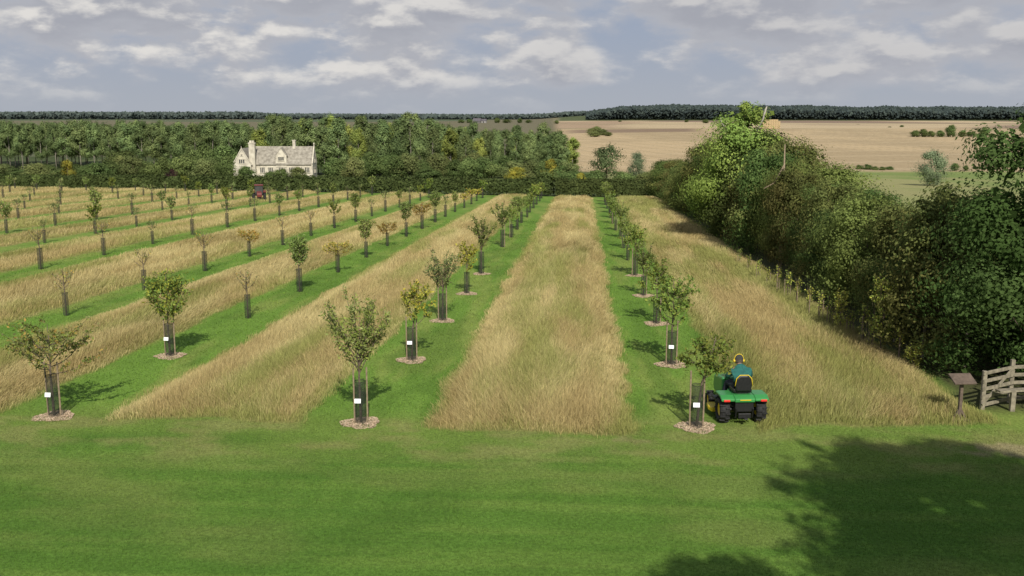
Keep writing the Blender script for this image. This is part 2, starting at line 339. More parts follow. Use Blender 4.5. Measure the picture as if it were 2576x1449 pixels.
def mulch_proto():
    n=2600; a=rng.random(n)*2*PI; r=.46*np.sqrt(rng.random(n))*(1+.12*np.sin(a*3+1)+.06*np.sin(a*7)); z=.022*(1-(r/.55)**2)+rng.random(n)*.012
    V,Fa,C=leaves(np.stack([r*np.cos(a),r*np.sin(a),z],1),rng.normal(0,.35,(n,3))+[[0,0,1]],.021*(.6+.8*rng.random(n)),colpick([(.52,.39,.27),(.44,.34,.23),(.58,.46,.33)],n),.45)
    return npmesh('mulch_ring',V,Fa,C,M['chip'])
mring=mulch_proto(); mused=[False]
def mulch(x,y,label):
    o=mring if not mused[0] else mring.copy()
    if mused[0]: COL.objects.link(o)
    mused[0]=True; o.location=(x,y,zf(x,y)+.01); o.rotation_euler=(0,0,rng.random()*6); tag(o,label,'mulch','wood chip mulch rings under the young trees')
special=[
 (1,0,dict(seed=1,th=1.25,ht=3.6,cw=1.8,nb=26,nleaf=2700,ls=.044,cols=GG+GR,vase=.95,plate=True,up=True),'tall vase-shaped'),
 (0,0,dict(seed=2,th=1.2,ht=2.5,cw=1.45,nb=14,nleaf=1250,ls=.052,cols=GR+YG[:1],vase=.5,lean=(.5,.15),plate=True,droop=.5),'right-leaning'),
 (2,0,dict(seed=3,th=1.1,ht=2.7,cw=2.3,nb=16,nleaf=1700,ls=.048,cols=GG+OR_[1:]+GR,vase=.65,plate=True,low=.35),'broad open'),
 (2,1,dict(seed=4,th=1.15,ht=3.15,cw=1.35,nb=20,nleaf=2500,ls=.052,cols=YG[:2]+GR,vase=.6,plate=True,oval=True),'dense yellow-green'),
 (1,1,dict(seed=5,th=1.1,ht=2.85,cw=1.2,nb=11,nleaf=850,ls=.055,cols=YG+GR[:1],vase=.7,plate=True,lean=(.25,0)),'yellowing'),
 (1,2,dict(seed=6,th=1.15,ht=3.0,cw=1.8,nb=20,nleaf=1200,ls=.05,cols=GG,vase=.8,up=True),'open grey-green'),
 (0,1,dict(seed=7,th=1.2,ht=3.1,cw=1.6,nb=16,nleaf=1600,ls=.052,cols=GR+YG[:1],vase=.75,plate=True,low=.3),'rounded green'),
]
P={}
def proto(key,**k): P[key]=young(**k)
proto('oval',seed=11,th=1.15,ht=2.9,cw=1.05,nb=16,nleaf=1200,ls=.065,cols=GR+GG,vase=.7,oval=True,stakes=0)
proto('vase',seed=12,th=1.15,ht=3.1,cw=1.4,nb=16,nleaf=900,ls=.062,cols=GG+GR,vase=.85,stakes=1,up=True)
proto('round',seed=13,th=1.15,ht=2.9,cw=1.4,nb=13,nleaf=1000,ls=.062,cols=GR+YG[:1],vase=.7,stakes=1,low=.15)
proto('yellow',seed=14,th=1.15,ht=2.8,cw=1.2,nb=11,nleaf=700,ls=.065,cols=YG,vase=.7,stakes=0)
proto('orange',seed=15,th=1.0,ht=2.2,cw=1.8,nb=13,nleaf=700,ls=.065,cols=OR_,vase=.5,stakes=0)
proto('bare',seed=16,th=1.2,ht=2.4,cw=1.2,nb=9,nleaf=110,ls=.05,cols=OR_+GG,vase=.7,stakes=0)
proto('fgreen',seed=17,th=1.1,ht=2.8,cw=1.0,nb=12,nleaf=340,ls=.10,cols=GR+GG,vase=.7,oval=True,stakes=0)
proto('fsparse',seed=18,th=1.1,ht=2.2,cw=.9,nb=8,nleaf=80,ls=.09,cols=GG,vase=.7,stakes=0)
proto('forange',seed=19,th=1.0,ht=2.1,cw=1.5,nb=10,nleaf=220,ls=.11,cols=OR_+YG,vase=.5,stakes=0)
proto('fyg',seed=20,th=1.0,ht=2.8,cw=1.3,nb=12,nleaf=400,ls=.11,cols=YG[:1]+GR,vase=.7,stakes=0)
LOOK={'oval':'dense oval','vase':'upright vase-shaped','round':'rounded green','yellow':'thin yellowing','orange':'wide orange-leaved','bare':'almost leafless','fgreen':'small green','fsparse':'small sparse','forange':'small orange-tinted','fyg':'small yellow-green'}
ROWN=['row right of central strip','row left of central strip']+[f'{ORD[k-1]} row left of central strip' for k in range(2,14)]
near={0:['','','round','vase','round','vase','round','vase','round','round','fgreen','fyg','fgreen','fgreen','fyg','fgreen'],
 1:['','','','yellow','vase',None,'vase','round','oval','round','fgreen','fyg','fyg','fyg','fgreen','fyg'],
 2:['','','bare','oval','orange','oval','orange','oval','orange','oval','fsparse','fgreen','forange','forange','forange','fyg'],
 3:['x','x','bare','bare','bare','orange','bare','bare','round','oval','fsparse','fsparse','fgreen','fsparse','fyg','fyg']}
sp={(r,i):(a,l) for r,i,a,l in special}
for r,rx in enumerate(ROWX):
    cnt=0
    for i in range(19):
        Y=22.4+7.05*i
        if Y>yend(rx)-4: break
        x=rx+random.uniform(-.08,.08)
        if (r,i)==(0,0): Y=22.65
        if x/Y<xat(-30,1): continue
        z=zf(x,Y)
        if (r,i) in sp:
            a,l=sp[(r,i)]; t=young(**a); tag(t,f'{l} young tree with white plate, {ORD[i]} in {ROWN[r]}' if a.get('plate') else f'{l} young tree, {ORD[i]} in {ROWN[r]}','young tree','young fruit trees in black guards'); t.location=(x,Y,z); cnt=i+1
        else:
            if r in near and i<len(near[r]):
                k=near[r][i]
                if k is None: cnt+=1; continue
                if k=='x' : continue
            elif r==4: k=random.choice(['bare','bare','fsparse']) if Y<75 else random.choice(['fgreen','fsparse'])
            else: k=random.choice(['fgreen','fsparse','fsparse','fyg','fsparse'])
            if r>4 and random.random()<.1: continue
            s=random.uniform(.82,1.12)
            place(P[k],(x,Y,z),random.uniform(0,6),(s,s,s),f'{LOOK[k]} young tree, {ORD[cnt]} from front in {ROWN[r]}','young tree','young fruit trees in black guards'); cnt+=1
        if (r<2 and i<5) or (r==2 and i<2): mulch(x,Y,f'wood chip mulch ring under the {ORD[i]} tree in {ROWN[r]}')
# ---------------------------------------------------------------- big trees
def big(seed,Ht,W,base,ncl,nlf,ls,cols,rc=.22,lm='leaf',bark='bark',power=1.0,inner=0,name='tree',limbs=9,tr=None,cone=.55,flat=1.0,K=1.75,foot=.12,tt=.72,tip=1.0,czp=.95):
    r2=np.random.default_rng(seed); root=empty(name); ch=Ht-base; cols=[tuple(v*K for v in c) for c in cols]
    cz=r2.random(ncl)**czp; pr=np.sin(PI*np.clip(foot+(tip-foot)*cz,0,1)**cone)**power
    az=r2.random(ncl)*2*PI; rr=W/2*(1-rc)*pr*np.sqrt(.35+.65*r2.random(ncl)); CX=np.stack([rr*np.cos(az),rr*np.sin(az),base+ch*(.06+.88*cz)],1)
    cr=W*rc*(.6+.7*r2.random(ncl))*np.clip(pr+.25,0.3,1)
    idx=r2.integers(0,ncl,nlf); d=nrm(r2.normal(size=(nlf,3))); rad_=cr[idx]*(r2.random(nlf)**.4)*(1+.25*np.abs(r2.normal(size=nlf))); c=CX[idx]+d*rad_[:,None]*[[1,1,.8*flat]]
    cen=np.array([[0,0,base+ch*.45]]); no=d*1.0+nrm(c-cen)*.7+r2.normal(0,.35,(nlf,3))
    br=(.72+.56*r2.random(ncl))[idx][:,None]
    col=np.array(cols)[r2.integers(0,len(cols),ncl)][idx]*(.8+.4*r2.random(nlf))[:,None]*br
    s=ls*(.6+.7*r2.random(nlf))
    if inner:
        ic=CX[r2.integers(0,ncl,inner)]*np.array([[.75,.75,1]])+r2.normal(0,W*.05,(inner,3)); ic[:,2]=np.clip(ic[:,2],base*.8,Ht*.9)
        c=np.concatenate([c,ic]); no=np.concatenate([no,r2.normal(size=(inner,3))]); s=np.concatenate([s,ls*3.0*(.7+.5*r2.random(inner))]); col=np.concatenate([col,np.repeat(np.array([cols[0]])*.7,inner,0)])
    c[:,2]=np.maximum(c[:,2],.05)
    V,Fa,C=leaves(c,no,s,col,.62)
    mb=MB(); t0=tr or Ht*.022
    mb.tube([(0,0,-.3),(Ht*.006,0,Ht*.3),(-Ht*.008,Ht*.005,Ht*tt*.75),(0,0,Ht*tt)],[t0,t0*.75,t0*.45,t0*.12],7)
    for k in r2.choice(ncl,min(limbs,ncl),False):
        e=Vector(CX[k]); b=Vector((0,0,max(base*.7,min(e.z*.6,Ht*tt*.8)))); mb.tube([b,b.lerp(e,.5)+Vector((0,0,-.03*Ht)),e],[t0*.4,t0*.25,t0*.08],5,False)
    mb.build('trunk',M[bark],root,True); npmesh('crown',V,Fa,C,M[lm],root)
    return root
PG=[(.104,.136,.054),(.122,.154,.06),(.09,.122,.05)]  # blue lifted in the poplar greens to stand in for haze
pk=dict(K=1.95,cone=.72,flat=1.35,tip=.93)
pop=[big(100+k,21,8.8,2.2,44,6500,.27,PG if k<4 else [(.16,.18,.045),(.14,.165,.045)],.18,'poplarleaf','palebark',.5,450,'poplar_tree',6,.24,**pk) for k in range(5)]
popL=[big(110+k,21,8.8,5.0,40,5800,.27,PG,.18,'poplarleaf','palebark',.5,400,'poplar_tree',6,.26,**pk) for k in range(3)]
def poplar(px,Y,top,pr,lab='tall green poplar standing in the wood behind the manor',grp='poplars behind the manor'):
    x=xat(px,Y); z=zf(x,Y); h=6.5+(293-top)/FP*Y-z; s=h/21.3
    place(pr,(x,Y,z),random.uniform(0,6),(s*random.uniform(.8,1.15),)*2+(s,),lab,'tree',grp)
for row in range(3):
    Y=318+row*13; n=20
    for i in range(n):
        px=655+(i+.5*(row%2))*(1455-655)/n+random.uniform(-11,11)
        top=(286 if px<1120 else 305)+random.uniform(-8,24)+(10 if row==0 else 0)+(12 if px>1400 else 0)
        if random.random()<.2: poplar(px,Y,top+4,pop[4],'yellow-green poplar among the darker poplars behind the manor','yellow-green poplars')
        else: poplar(px,Y,top,pop[random.randint(0,3)])
for row in range(4):
    Y=396+row*14; n=19
    for i in range(n):
        px=-60+(i+.5*(row%2))*(700)/n+random.uniform(-9,9)
        poplar(px,Y,303+random.uniform(-6,12),popL[random.randint(0,2)],'tall poplar with pale trunk in the wood at far left','poplars in the far left wood')
rt_=[big(200+k,8,8.5,.6,30,4600,.23,[(.065,.09,.03),(.085,.112,.038),(.058,.08,.027)] if k!=3 else [(.105,.12,.045),(.09,.11,.04)],.22,'leaf','bark',.6,300,'round_tree',6,.2,cone=.75,K=1.9,tip=.96) for k in range(4)]
def rtree(px,Y,top,w,k,lab,grp=None):
    x=xat(px,Y); z=zf(x,Y); h=6.5+(293-top)/FP*Y-z; ww=w/FP*Y
    return place(k,(x,Y,z),random.uniform(0,6),(ww/8.5,ww/8.5,h/8.0),lab,'tree',grp)
for i in range(26):
    px=835+i*24+random.uniform(-8,8); Y=random.choice([262,275,292,300]); rtree(px,Y,388+random.uniform(-8,22)+(14 if Y<270 else 0),random.uniform(60,85),rt_[random.randint(0,3)],'dark rounded tree in the copse in front of the poplars','rounded trees before the poplars')
for i in range(24):
    px=-30+i*27+random.uniform(-8,8)
    if px>575: continue
    Y=random.choice([240,262,285,300]); rtree(px,Y,(400 if px>260 else 420)+random.uniform(-12,14),random.uniform(55,85),rt_[random.randint(0,3)],'dark rounded tree in the copse left of the manor','rounded trees left of the manor')
for i,(px,top,w) in enumerate([(500,362,95),(560,366,90),(300,378,90)]): rtree(px,306,top,w,rt_[i],['large rounded tree some way left of the manor','large rounded tree directly left of the manor gable','large rounded tree in the copse at far left'][i])
for i,(px,w,top) in enumerate([(612,50,418),(700,46,424),(745,52,420),(672,30,430),(1500,70,425),(1570,70,428),(1625,60,430),(1440,60,425)]):
    rtree(px,245 if i<4 else 215,top,w,rt_[(i+1)%4],'low shrub in front of the manor wall' if i<4 else 'low scrub tree beyond the far hedge, right of the poplars','shrubs before the manor' if i<4 else 'scrub beyond the far hedge')
yel=big(220,8,8.5,.4,20,2600,.26,[(.20,.18,.03),(.16,.165,.035)],.24,'leaf','bark',.6,200,'yellow_shrub',4,.15,cone=.75)
rtree(160,235,404,40,yel,'yellow leafed shrub at far left before the wood'); rtree(1462,200,432,36,yel,'yellow-green shrub at the right end of the copse'); rtree(1300,255,418,60,yel,'yellow-green shrub among the dark copse trees'); rtree(1385,262,398,50,yel,'tall yellow-green shrub near right end of the copse')
pur=big(221,8,8.5,.4,20,1800,.26,[(.04,.025,.025),(.06,.035,.03)],.24,'leaf','bark',.6,150,'purple_shrub',4,.15,cone=.75)
rtree(422,230,425,34,pur,'dark purple leafed shrub left of the manor')
tr_=big(222,10,9,1.2,26,3200,.2,[(.06,.08,.035),(.08,.10,.045)],.2,'leaf','bark',.6,100,'tree',9,.2,cone=.7,K=1.6)
def ft(px,Y,top,w,lab,grp=None,pr=tr_):
    x=xat(px,Y); z=zf(x,Y); h=6.5+(293-top)/FP*Y-z; place(pr,(x,Y,z-.1),random.uniform(0,6),(w/FP*Y/9,)*2+(h/9.8,),lab,'tree',grp)
ft(1528,300,358,92,'open crowned dark tree standing right of the poplar wood')
wil=big(223,10,9,.5,28,6400,.17,[(.13,.155,.09),(.11,.135,.075)],.25,'leaf','bark',.5,300,'willow_tree',6,.25,cone=.8,K=1.6)
ft(1605,312,380,52,'pale grey-green willow beside the dark open tree',None,wil)
ft(2352,282,374,80,'lone pale willow standing in the green field at right',None,wil)
for px,Y,top,w in [(2190,452,404,26),(2210,450,410,24),(2228,449,411,20),(2247,452,410,24),(2170,454,406,22)]: ft(px,Y,top,w,'dark bush in the short hedge at the foot of the stubble field','bushes at the foot of the stubble field',rt_[0])
ft(2412,447,400,26,'dark round bush right of the lone willow',None,rt_[1]); ft(2440,447,406,18,'small dark bush second to the right of the lone willow',None,rt_[2])
for px,top,w in [(2305,322,26),(2325,318,28),(2345,324,24),(2368,322,26),(2395,306,30),(2425,322,26),(2448,324,26),(2478,312,26),(2500,330,20),(2530,326,16)]: ft(px,850,top,w,'dark tree in the clump on the distant stubble at right','trees on the distant stubble',rt_[random.randint(0,2)])
for px,Y,top,w in [(1488,900,318,30),(1500,890,312,36),(1515,880,320,34),(1530,860,328,26),(1495,840,326,36)]: ft(px,Y,top,w,'scrubby bush on the slope behind the poplars','scrub on the slope',rt_[3])
for px,Y,top,w in [(1727,1700,299,12),(1775,1600,297,18),(1560,1750,301,10),(2270,1300,312,12),(2240,1280,316,10),(2160,1500,311,10)]: ft(px,Y,top,w,'tiny lone tree out on the distant fields','lone trees on distant fields',rt_[0])
for px,top,w in [(1160,299,22),(1180,297,18),(1250,293,18),(1275,298,26),(1308,294,16),(1330,299,20),(1075,296,14),(1400,300,14)]: ft(px,1450,top,w,'small dark tree by the far farm on the skyline','trees by the far farm',rt_[1])
def massed(name,pxs,Ys,hgt,n,ls,cols,label,taper=None):
    px=pxs[0]+rng.random(n)*(pxs[1]-pxs[0]); Y=Ys[0]+rng.random(n)*(Ys[1]-Ys[0])
    tt=np.array([xat(p,1) for p in np.linspace(-200,2800,61)]); X=np.interp(px,np.linspace(-200,2800,61),tt)*Y
    hh=hgt*(.72+.28*fbm(X*.02,Y*.02,5,3)+.25*np.abs(np.sin(X*.11+Y*.07))*fbm(X*.05,Y*.03,8,2))
    if taper is not None: hh=hh*np.interp(px,taper[0],taper[1])
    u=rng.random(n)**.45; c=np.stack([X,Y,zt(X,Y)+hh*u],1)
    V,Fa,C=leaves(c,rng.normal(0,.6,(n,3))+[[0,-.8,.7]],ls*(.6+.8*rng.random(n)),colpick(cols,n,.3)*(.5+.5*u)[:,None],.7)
    tag(npmesh(name,V,Fa,C,M['farleaf']),label,'woodland',kind='stuff')
massed('distant_woodland',(1476,2800),(1850,2060),21,60000,2.6,[(.048,.064,.062),(.060,.078,.068)],'long dark wood along the ridge at right on the horizon',([1476,1500,1560,1680,2200,2800],[.35,.6,.95,1.05,.85,.75]))  # distance haze is put into these bluish-green leaf colours
massed('horizon_woodland',(-150,1476),(2600,3300),19,40000,5,[(.085,.11,.10),(.105,.13,.115)],'thin bluish line of woods along the left horizon',([-150,640,700,1476],[1,.95,.7,.55]))  # paler, bluer leaf colours imitate haze over the skyline woods
# ---------------------------------------------------------------- far hedge
def hedge(a,b,hh,ww,n,ls,cols,label):
    a=np.array(a);b=np.array(b);L=np.linalg.norm(b-a); u=rng.random(n); d=(b-a)/L; nn=np.array([-d[1],d[0]])
    th=rng.random(n)*PI; hv=hh*(.85+.3*fbm(u*L*.25,u*0,7,3)); off=np.cos(th)*ww/2*(.85+.3*rng.random(n)); zz=np.clip(np.sin(th)**.45,0,1)*hv*(.1+.9*rng.random(n)**.4)+rng.normal(0,.08,n)
    X=a[0]+d[0]*u*L+nn[0]*off; Y=a[1]+d[1]*u*L+nn[1]*off; c=np.stack([X,Y,zt(X,Y)+zz],1)
    no=np.stack([nn[0]*np.cos(th),nn[1]*np.cos(th),np.sin(th)],1)+rng.normal(0,.5,(n,3)); br=(.7+.6*fbm(X*.3,Y*.3,13,3))[:,None]
    V,Fa,C=leaves(c,no,ls*(.6+.7*rng.random(n)),colpick(cols,n,.25)*br,.65); o=npmesh('field_hedge',V,Fa,C,M['hedgeleaf']); tag(o,label,'hedge')
hc=[(.10,.13,.045),(.12,.15,.05),(.085,.11,.038)]
hedge((-118,169),(-4,135),2.3,2.2,42000,.2,hc,'long clipped green hedge across the far end of the orchard')
hedge((-3.5,134.6),(14,134),2.3,2.4,12000,.18,hc,'short hedge section closing the central strip beside the big right hedge')
# ---------------------------------------------------------------- right hedgerow
HD=[(.058,.086,.025),(.074,.102,.031),(.050,.075,.023)]; HR=[(.098,.108,.034),(.112,.108,.036),(.084,.098,.032)]
hk=dict(K=1.95,foot=.3,tt=.6,tip=.95)
hb=[big(300,5,4.6,.1,60,20000,.056,HD,.15,'hedgeleaf','bark',.45,900,'hedge_shrub',8,.09,cone=.95,**hk),
    big(301,5,4.6,.1,60,20000,.056,HR,.15,'hedgeleaf','bark',.45,900,'hedge_shrub',8,.09,cone=.95,**hk),
    big(302,5,4.6,.1,46,20000,.056,HD+HR[:1],.18,'hedgeleaf','bark',.45,900,'hedge_shrub',8,.09,cone=.9,**hk),
    big(305,5,4.6,.1,42,20000,.056,[(.11,.14,.04),(.095,.125,.036)],.18,'hedgeleaf','bark',.45,900,'hedge_shrub',8,.09,cone=.9,**hk)]
near_h=big(303,6.8,5,.1,70,36000,.048,[(.050,.078,.022),(.062,.09,.028)],.15,'hedgeleaf','bark',.5,1400,'hedge_tree',8,.1,cone=.85,**hk)
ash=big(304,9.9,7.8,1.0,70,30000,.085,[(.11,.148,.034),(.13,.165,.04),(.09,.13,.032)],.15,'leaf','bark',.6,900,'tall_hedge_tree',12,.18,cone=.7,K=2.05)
for pts,rr_ in (([(.7,-.9,7.6),(1.1,-1.1,8.5),(1.2,-1.1,9.0),(1.32,-1.1,9.35)],[.05,.06,.09,.03]),([(-1.2,-.8,7.6),(-1.7,-.9,8.3),(-1.75,-1,8.6)],[.05,.035,.02])):
    db=MB(); db.tube(pts,rr_,6); db.build('dead_branch',M['dead'],ash,True)
x=11.2; place(ash,(x,71,zf(x,71)),.0,(1,1,1),'tall light green tree with dead branch tips rising above the right hedgerow','tree')
profY=[24,26,28,30,34.4,40,46,54,62,71,80,91,105,122,150]; profH=[7.8,8.0,7.2,5.4,4.6,4.3,4.9,6.0,6.8,7.3,7.3,6.9,6.0,5.1,5.3]
ys=[]; y=24.6
while y<142: ys.append(y); y+=2.6+y*.021
for n_,Y in enumerate(ys):
    h=float(np.interp(Y,profY,profH)); off=max(0,(29-Y))*.55
    for j in range(2):
        x=(11.9 if j==0 else 14.4)+off+random.uniform(-.4,.6)
        if j and (n_%2 or Y>100): continue
        hh=h*random.uniform(.8,1.10)*(.92 if j else 1)
        yy=Y+j*1.0; pr=near_h if (yy<29) else hb[[0,2,1,3][n_%4] if Y<33 else [3,2,1,0,1][n_%5]]
        w=random.uniform(.8,1.12)
        if j: lab='dark shrub in the rear line of the right hedgerow'
        elif n_<14: lab=f'dense leafy shrub, {ORD[n_]} from the near end of the right hedgerow front'
        else: lab='distant shrub near the far end of the right hedgerow front'
        place(pr,(x,yy,zf(x,yy)),random.uniform(0,6),(w,w*(1.05+Y*.004),hh/(6.6 if pr is near_h else 4.9)),lab,'shrub','shrubs of the right hedgerow')
mbp=MB(); mbp.tube([(0,0,0),(.05,0,3),(0,.05,6.7)],[.10,.07,.03],6); mbp.tube([(.02,0,5.6),(-.5,-.1,4.6),(-1.1,-.3,4.3)],[.05,.045,.03],5)
ob=mbp.build('dead_tree',M['stake'],smooth=True); x=11.1; ob.location=(x,56,zf(x,56)); tag(ob,'bare grey dead stem sticking out of the right hedgerow','dead tree')
YS=[(.38,.42,.09),(.46,.46,.09),(.28,.36,.08)]
sapA=young(31,.4,3.0,.95,16,1000,.058,YS,vase=.9,guard=False,stakes=0,name='hedge_sapling'); sapB=young(32,.6,1.9,.5,8,150,.055,YS,vase=.9,guard=False,stakes=2,gh=.9,name='hedge_sapling')
for i,(px,py,top,k,lab) in enumerate([(2245,885,650,0,'tallest yellow-green sapling at the foot of the hedge'),(2140,838,700,0,'yellow-green sapling second tallest at the foot of the hedge'),(2328,928,838,0,'short yellow sapling nearest the fence'),
  (2200,862,740,1,''),(2090,808,710,1,''),(2115,822,730,1,''),(2030,770,680,1,''),(2005,752,665,1,''),(1980,738,650,1,''),(1955,718,660,1,''),(1930,704,640,1,''),(2060,792,700,1,''),(2165,840,760,1,''),(2290,900,800,1,''),(1905,684,630,1,''),(1880,668,615,1,''),(2220,872,770,1,'')]):
    x,Y=gnd(px,py); x-=.55; Y-=.6; h=(py-top)/FP*Y; s=h/(3.0 if k==0 else 1.9); pr=(sapA,sapB)[k]
    place(pr,(x,Y,zf(x,Y)),i*1.3,(max(s,.7),)*2+(s,),lab or 'thin staked sapling at the shaded foot of the hedge','sapling',None if lab else 'thin saplings along the hedge foot')
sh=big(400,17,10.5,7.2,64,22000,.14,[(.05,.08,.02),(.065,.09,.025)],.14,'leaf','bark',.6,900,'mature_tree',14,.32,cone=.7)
place(sh,(11.4,-1.2,0),.4,1,'broad mature tree whose leafy shadow falls over the lawn at bottom right','tree')
sh2=big(401,12,4.6,6.8,34,5000,.11,[(.05,.08,.02),(.065,.09,.025)],.14,'leaf','bark',.6,150,'slender_tree',8,.16,cone=.7)
place(sh2,(5.2,-.9,0),0,1,'slender tree whose shadow tip touches the bottom edge of the lawn','tree')
# ---------------------------------------------------------------- manor
hx=xat(583,285); hy=285; hz=-11.6
man=empty('manor_house',(hx,hy,hz),R(5)); tag(man,'pale limestone manor house with stone roof, gables and tall chimneys','house')
w=MB(); w.prism([(0,0),(7,0),(7,4.5),(3.5,9.0),(0,4.5)],5.0,22.8,'x'); w.build('wall',M['stone'],man)
r=MB(); r.prism([(-.35,4.2),(3.5,9.2),(7.35,4.2),(7.35,4.45),(3.5,9.5),(-.35,4.45)],5.2,22.5,'x'); r.build('roof',M['slate'],man)
w=MB(); w.prism([(.2,0),(5.4,0),(5.4,4.3),(2.8,8.6),(.2,4.3)],-2,6,'y'); w.build('wing_wall',M['stone'],man)
r=MB(); r.prism([(-.1,4.0),(2.8,8.8),(5.7,4.0),(5.7,4.25),(2.8,9.05),(-.1,4.25)],-1.8,6.2,'y'); r.build('wing_roof',M['slate'],man)
cp=MB()
for (a,b) in [((-.15,4.5),(3.5,9.45)),((7.15,4.5),(3.5,9.45))]: cp.tube([(22.75,a[0],a[1]),(22.75,b[0],b[1])],.2,4)
cp.tube([(22.75,3.5,9.3),(22.75,3.5,9.9),(22.75,3.5,10.1),(22.75,3.5,10.6)],[.16,.12,.24,.05],8); cp.build('gable_coping',M['stone'],man)
cp=MB(); cp.tube([(0,-1.9,4.3),(2.8,-1.9,9.0)],.16,4); cp.tube([(5.6,-1.9,4.3),(2.8,-1.9,9.0)],.16,4); cp.tube([(2.8,-1.9,8.9),(2.8,-1.9,9.7)],[.14,.05],8); cp.build('gable_coping',M['stone'],man)
c=MB(); c.box((5.6,-.6,5.2),(1.7,1.3,10.4)); c.box((5.6,-.6,10.5),(2.0,1.6,.3)); c.box((5.25,-.6,10.95),(.6,.7,.6)); c.box((5.95,-.6,10.95),(.6,.7,.6)); c.build('chimney',M['stone'],man)
c=MB(); c.box((17.0,3.5,9.8),(.8,1.1,2.6)); c.box((17.0,3.5,11.2),(1.05,1.35,.25)); c.build('chimney',M['stone'],man)
def dormer(x0,x1,zb,ze,za,yf,yb):
    w=MB(); xm=(x0+x1)/2; w.prism([(x0,zb),(x1,zb),(x1,ze),(xm,za),(x0,ze)],yf,yb,'y'); d=w.build('dormer',M['stone'],man)
    r=MB(); r.prism([(x0-.2,ze-.2),(xm,za+.05),(x1+.2,ze-.2),(x1+.2,ze),(xm,za+.3),(x0-.2,ze)],yf+.15,yb,'y'); r.build('dormer_roof',M['slate'],d)
dormer(12.2,15.3,3.5,6.8,8.9,-.15,3.2)
def window(x,z,w_,h_,n,y):
    f=MB()
    for k in range(n+1): f.box((x-w_/2+k*w_/n,y-.06,z),(.16,.12,h_))
    f.box((x,y-.06,z+h_/2+.08),(w_+.2,.16,.16)); f.box((x,y-.07,z-h_/2-.07),(w_+.3,.2,.14)); o=f.build('window',M['stone'],man)
    g=MB(); g.box((x,y-.02,z),(w_,.05,h_)); g.build('pane',M['glass'],o)
window(13.75,6.0,1.7,1.0,3,-.15); window(2.8,5.3,1.7,1.1,3,-2); window(2.8,2.2,2.2,1.4,3,-2); window(2.8,7.1,.4,.4,1,-2)
for x_ in (8.2,10.6,13.6,16.6,19.0,21.2): window(x_,2.7,1.4,1.5,3,0)
for z_,n in ((2.4,3),(5.4,2)):
    f=MB()
    for k in range(n+1): f.box((22.86,3.5-.5*n+k*1.0,z_),(.12,.14,1.4))
    f.box((22.86,3.5,z_+.8),(.14,n+.4,.16)); o=f.build('window',M['stone'],man); g_=MB(); g_.box((22.82,3.5,z_),(.05,n,1.4)); g_.build('pane',M['glass'],o)
# ---------------------------------------------------------------- straw bales
bx0=xat(1920,1085)
bp=MB(); bp.box((0,0,1.0),(2.3,1.6,1.85)); bo=bp.build('straw_bale',M['straw'],bevel=.1); first=True
for c_ in range(8):
    for r_ in range(5):
        if r_==4 and c_ in(0,7): continue
        o=bo if first else bo.copy()
        if not first: COL.objects.link(o)
        first=False; x=bx0+c_*2.42; o.location=(x,1085,zf(bx0+9,1085)+r_*1.95-.05); tag(o,'big straw bale in the tall stack on the distant stubble ridge','straw bale','straw bales stacked on the ridge')
def shed(px,Y,L_,W_,e,rd,lab,wm='shed'):
    x=xat(px,Y); o=empty('farm_shed',(x,Y,zf(x,Y)-.2)); a=MB(); a.prism([(0,0),(W_,0),(W_,e),(W_/2,rd),(0,e)],0,L_,'x'); a.build('wall',M[wm],o)
    b=MB(); b.prism([(-.4,e-.1),(W_/2,rd+.1),(W_+.4,e-.1),(W_+.4,e+.2),(W_/2,rd+.5),(-.4,e+.2)],-.3,L_+.3,'x'); b.build('roof',M['shedroof'],o)
    d=MB(); d.box((L_*.4,-.05,e*.4),(L_*.25,.1,e*.8)); d.build('door',M['glass'],o); tag(o,lab,'farm building')
shed(1190,1450,11,8,3,6.5,'dark roofed farm building, left one of the pair on the skyline'); shed(1211,1455,7,7,3,5.5,'pale farm building beside the dark roofed one on the skyline','paleshed')
# ---------------------------------------------------------------- sign and fence
def log(mb,a,b,wd=.09,ht=.09):
    a=Vector(a);b=Vector(b);d=(b-a); d.normalize(); s=Vector((0,0,1)).cross(d)
    if s.length<1e-3: s=Vector((1,0,0))
    s.normalize(); u=d.cross(s); vs=[]
    for p in(a,b):
        for q in((-1,-1),(1,-1),(1,1),(-1,1)): vs.append(p+s*q[0]*wd/2+u*q[1]*ht/2)
    mb.add(vs,[(3,2,1,0),(4,5,6,7),(0,1,5,4),(1,2,6,5),(2,3,7,6),(3,0,4,7)])
x,Y=gnd(2412,1058); lec=empty('information_lectern',(x,Y,zf(x,Y)),R(8)); tag(lec,'dark brown wooden information lectern beside the gate fence','sign')
p=MB(); log(p,(0,0,-.05),(0,0,1.0),.075,.075); p.build('post',M['brownwood'],lec,bevel=.008)
p=MB(); p.box((0,-.02,1.04),(.54,.40,.04),(R(24),0,0)); p.build('sign_board',M['brownwood'],lec,bevel=.008)
p=MB(); log(p,(-.2,-.12,.03),(.22,.14,.03),.08,.05); log(p,(-.18,.14,.035),(.2,-.14,.035),.07,.045); log(p,(.0,-.02,.3),(.17,.0,.03),.05,.05); log(p,(0,-.02,.3),(-.17,0,.03),.05,.05); p.build('base',M['brownwood'],lec)
x,Y=gnd(2470,1030); fe=empty('timber_fence',(x,Y,zf(x,Y)),R(0)); tag(fe,'weathered timber rail fence with five rails at right edge','fence')
E=Vector((.98,.75,.0))
for q in (Vector((0,0,0)),E,Vector((2.2,1.0,-.02))):
    p=MB(); log(p,q+Vector((0,0,-.1)),q+Vector((0,0,1.12 if q.length else 1.0)),.10,.10); p.build('post',M['wood'],fe,bevel=.008)
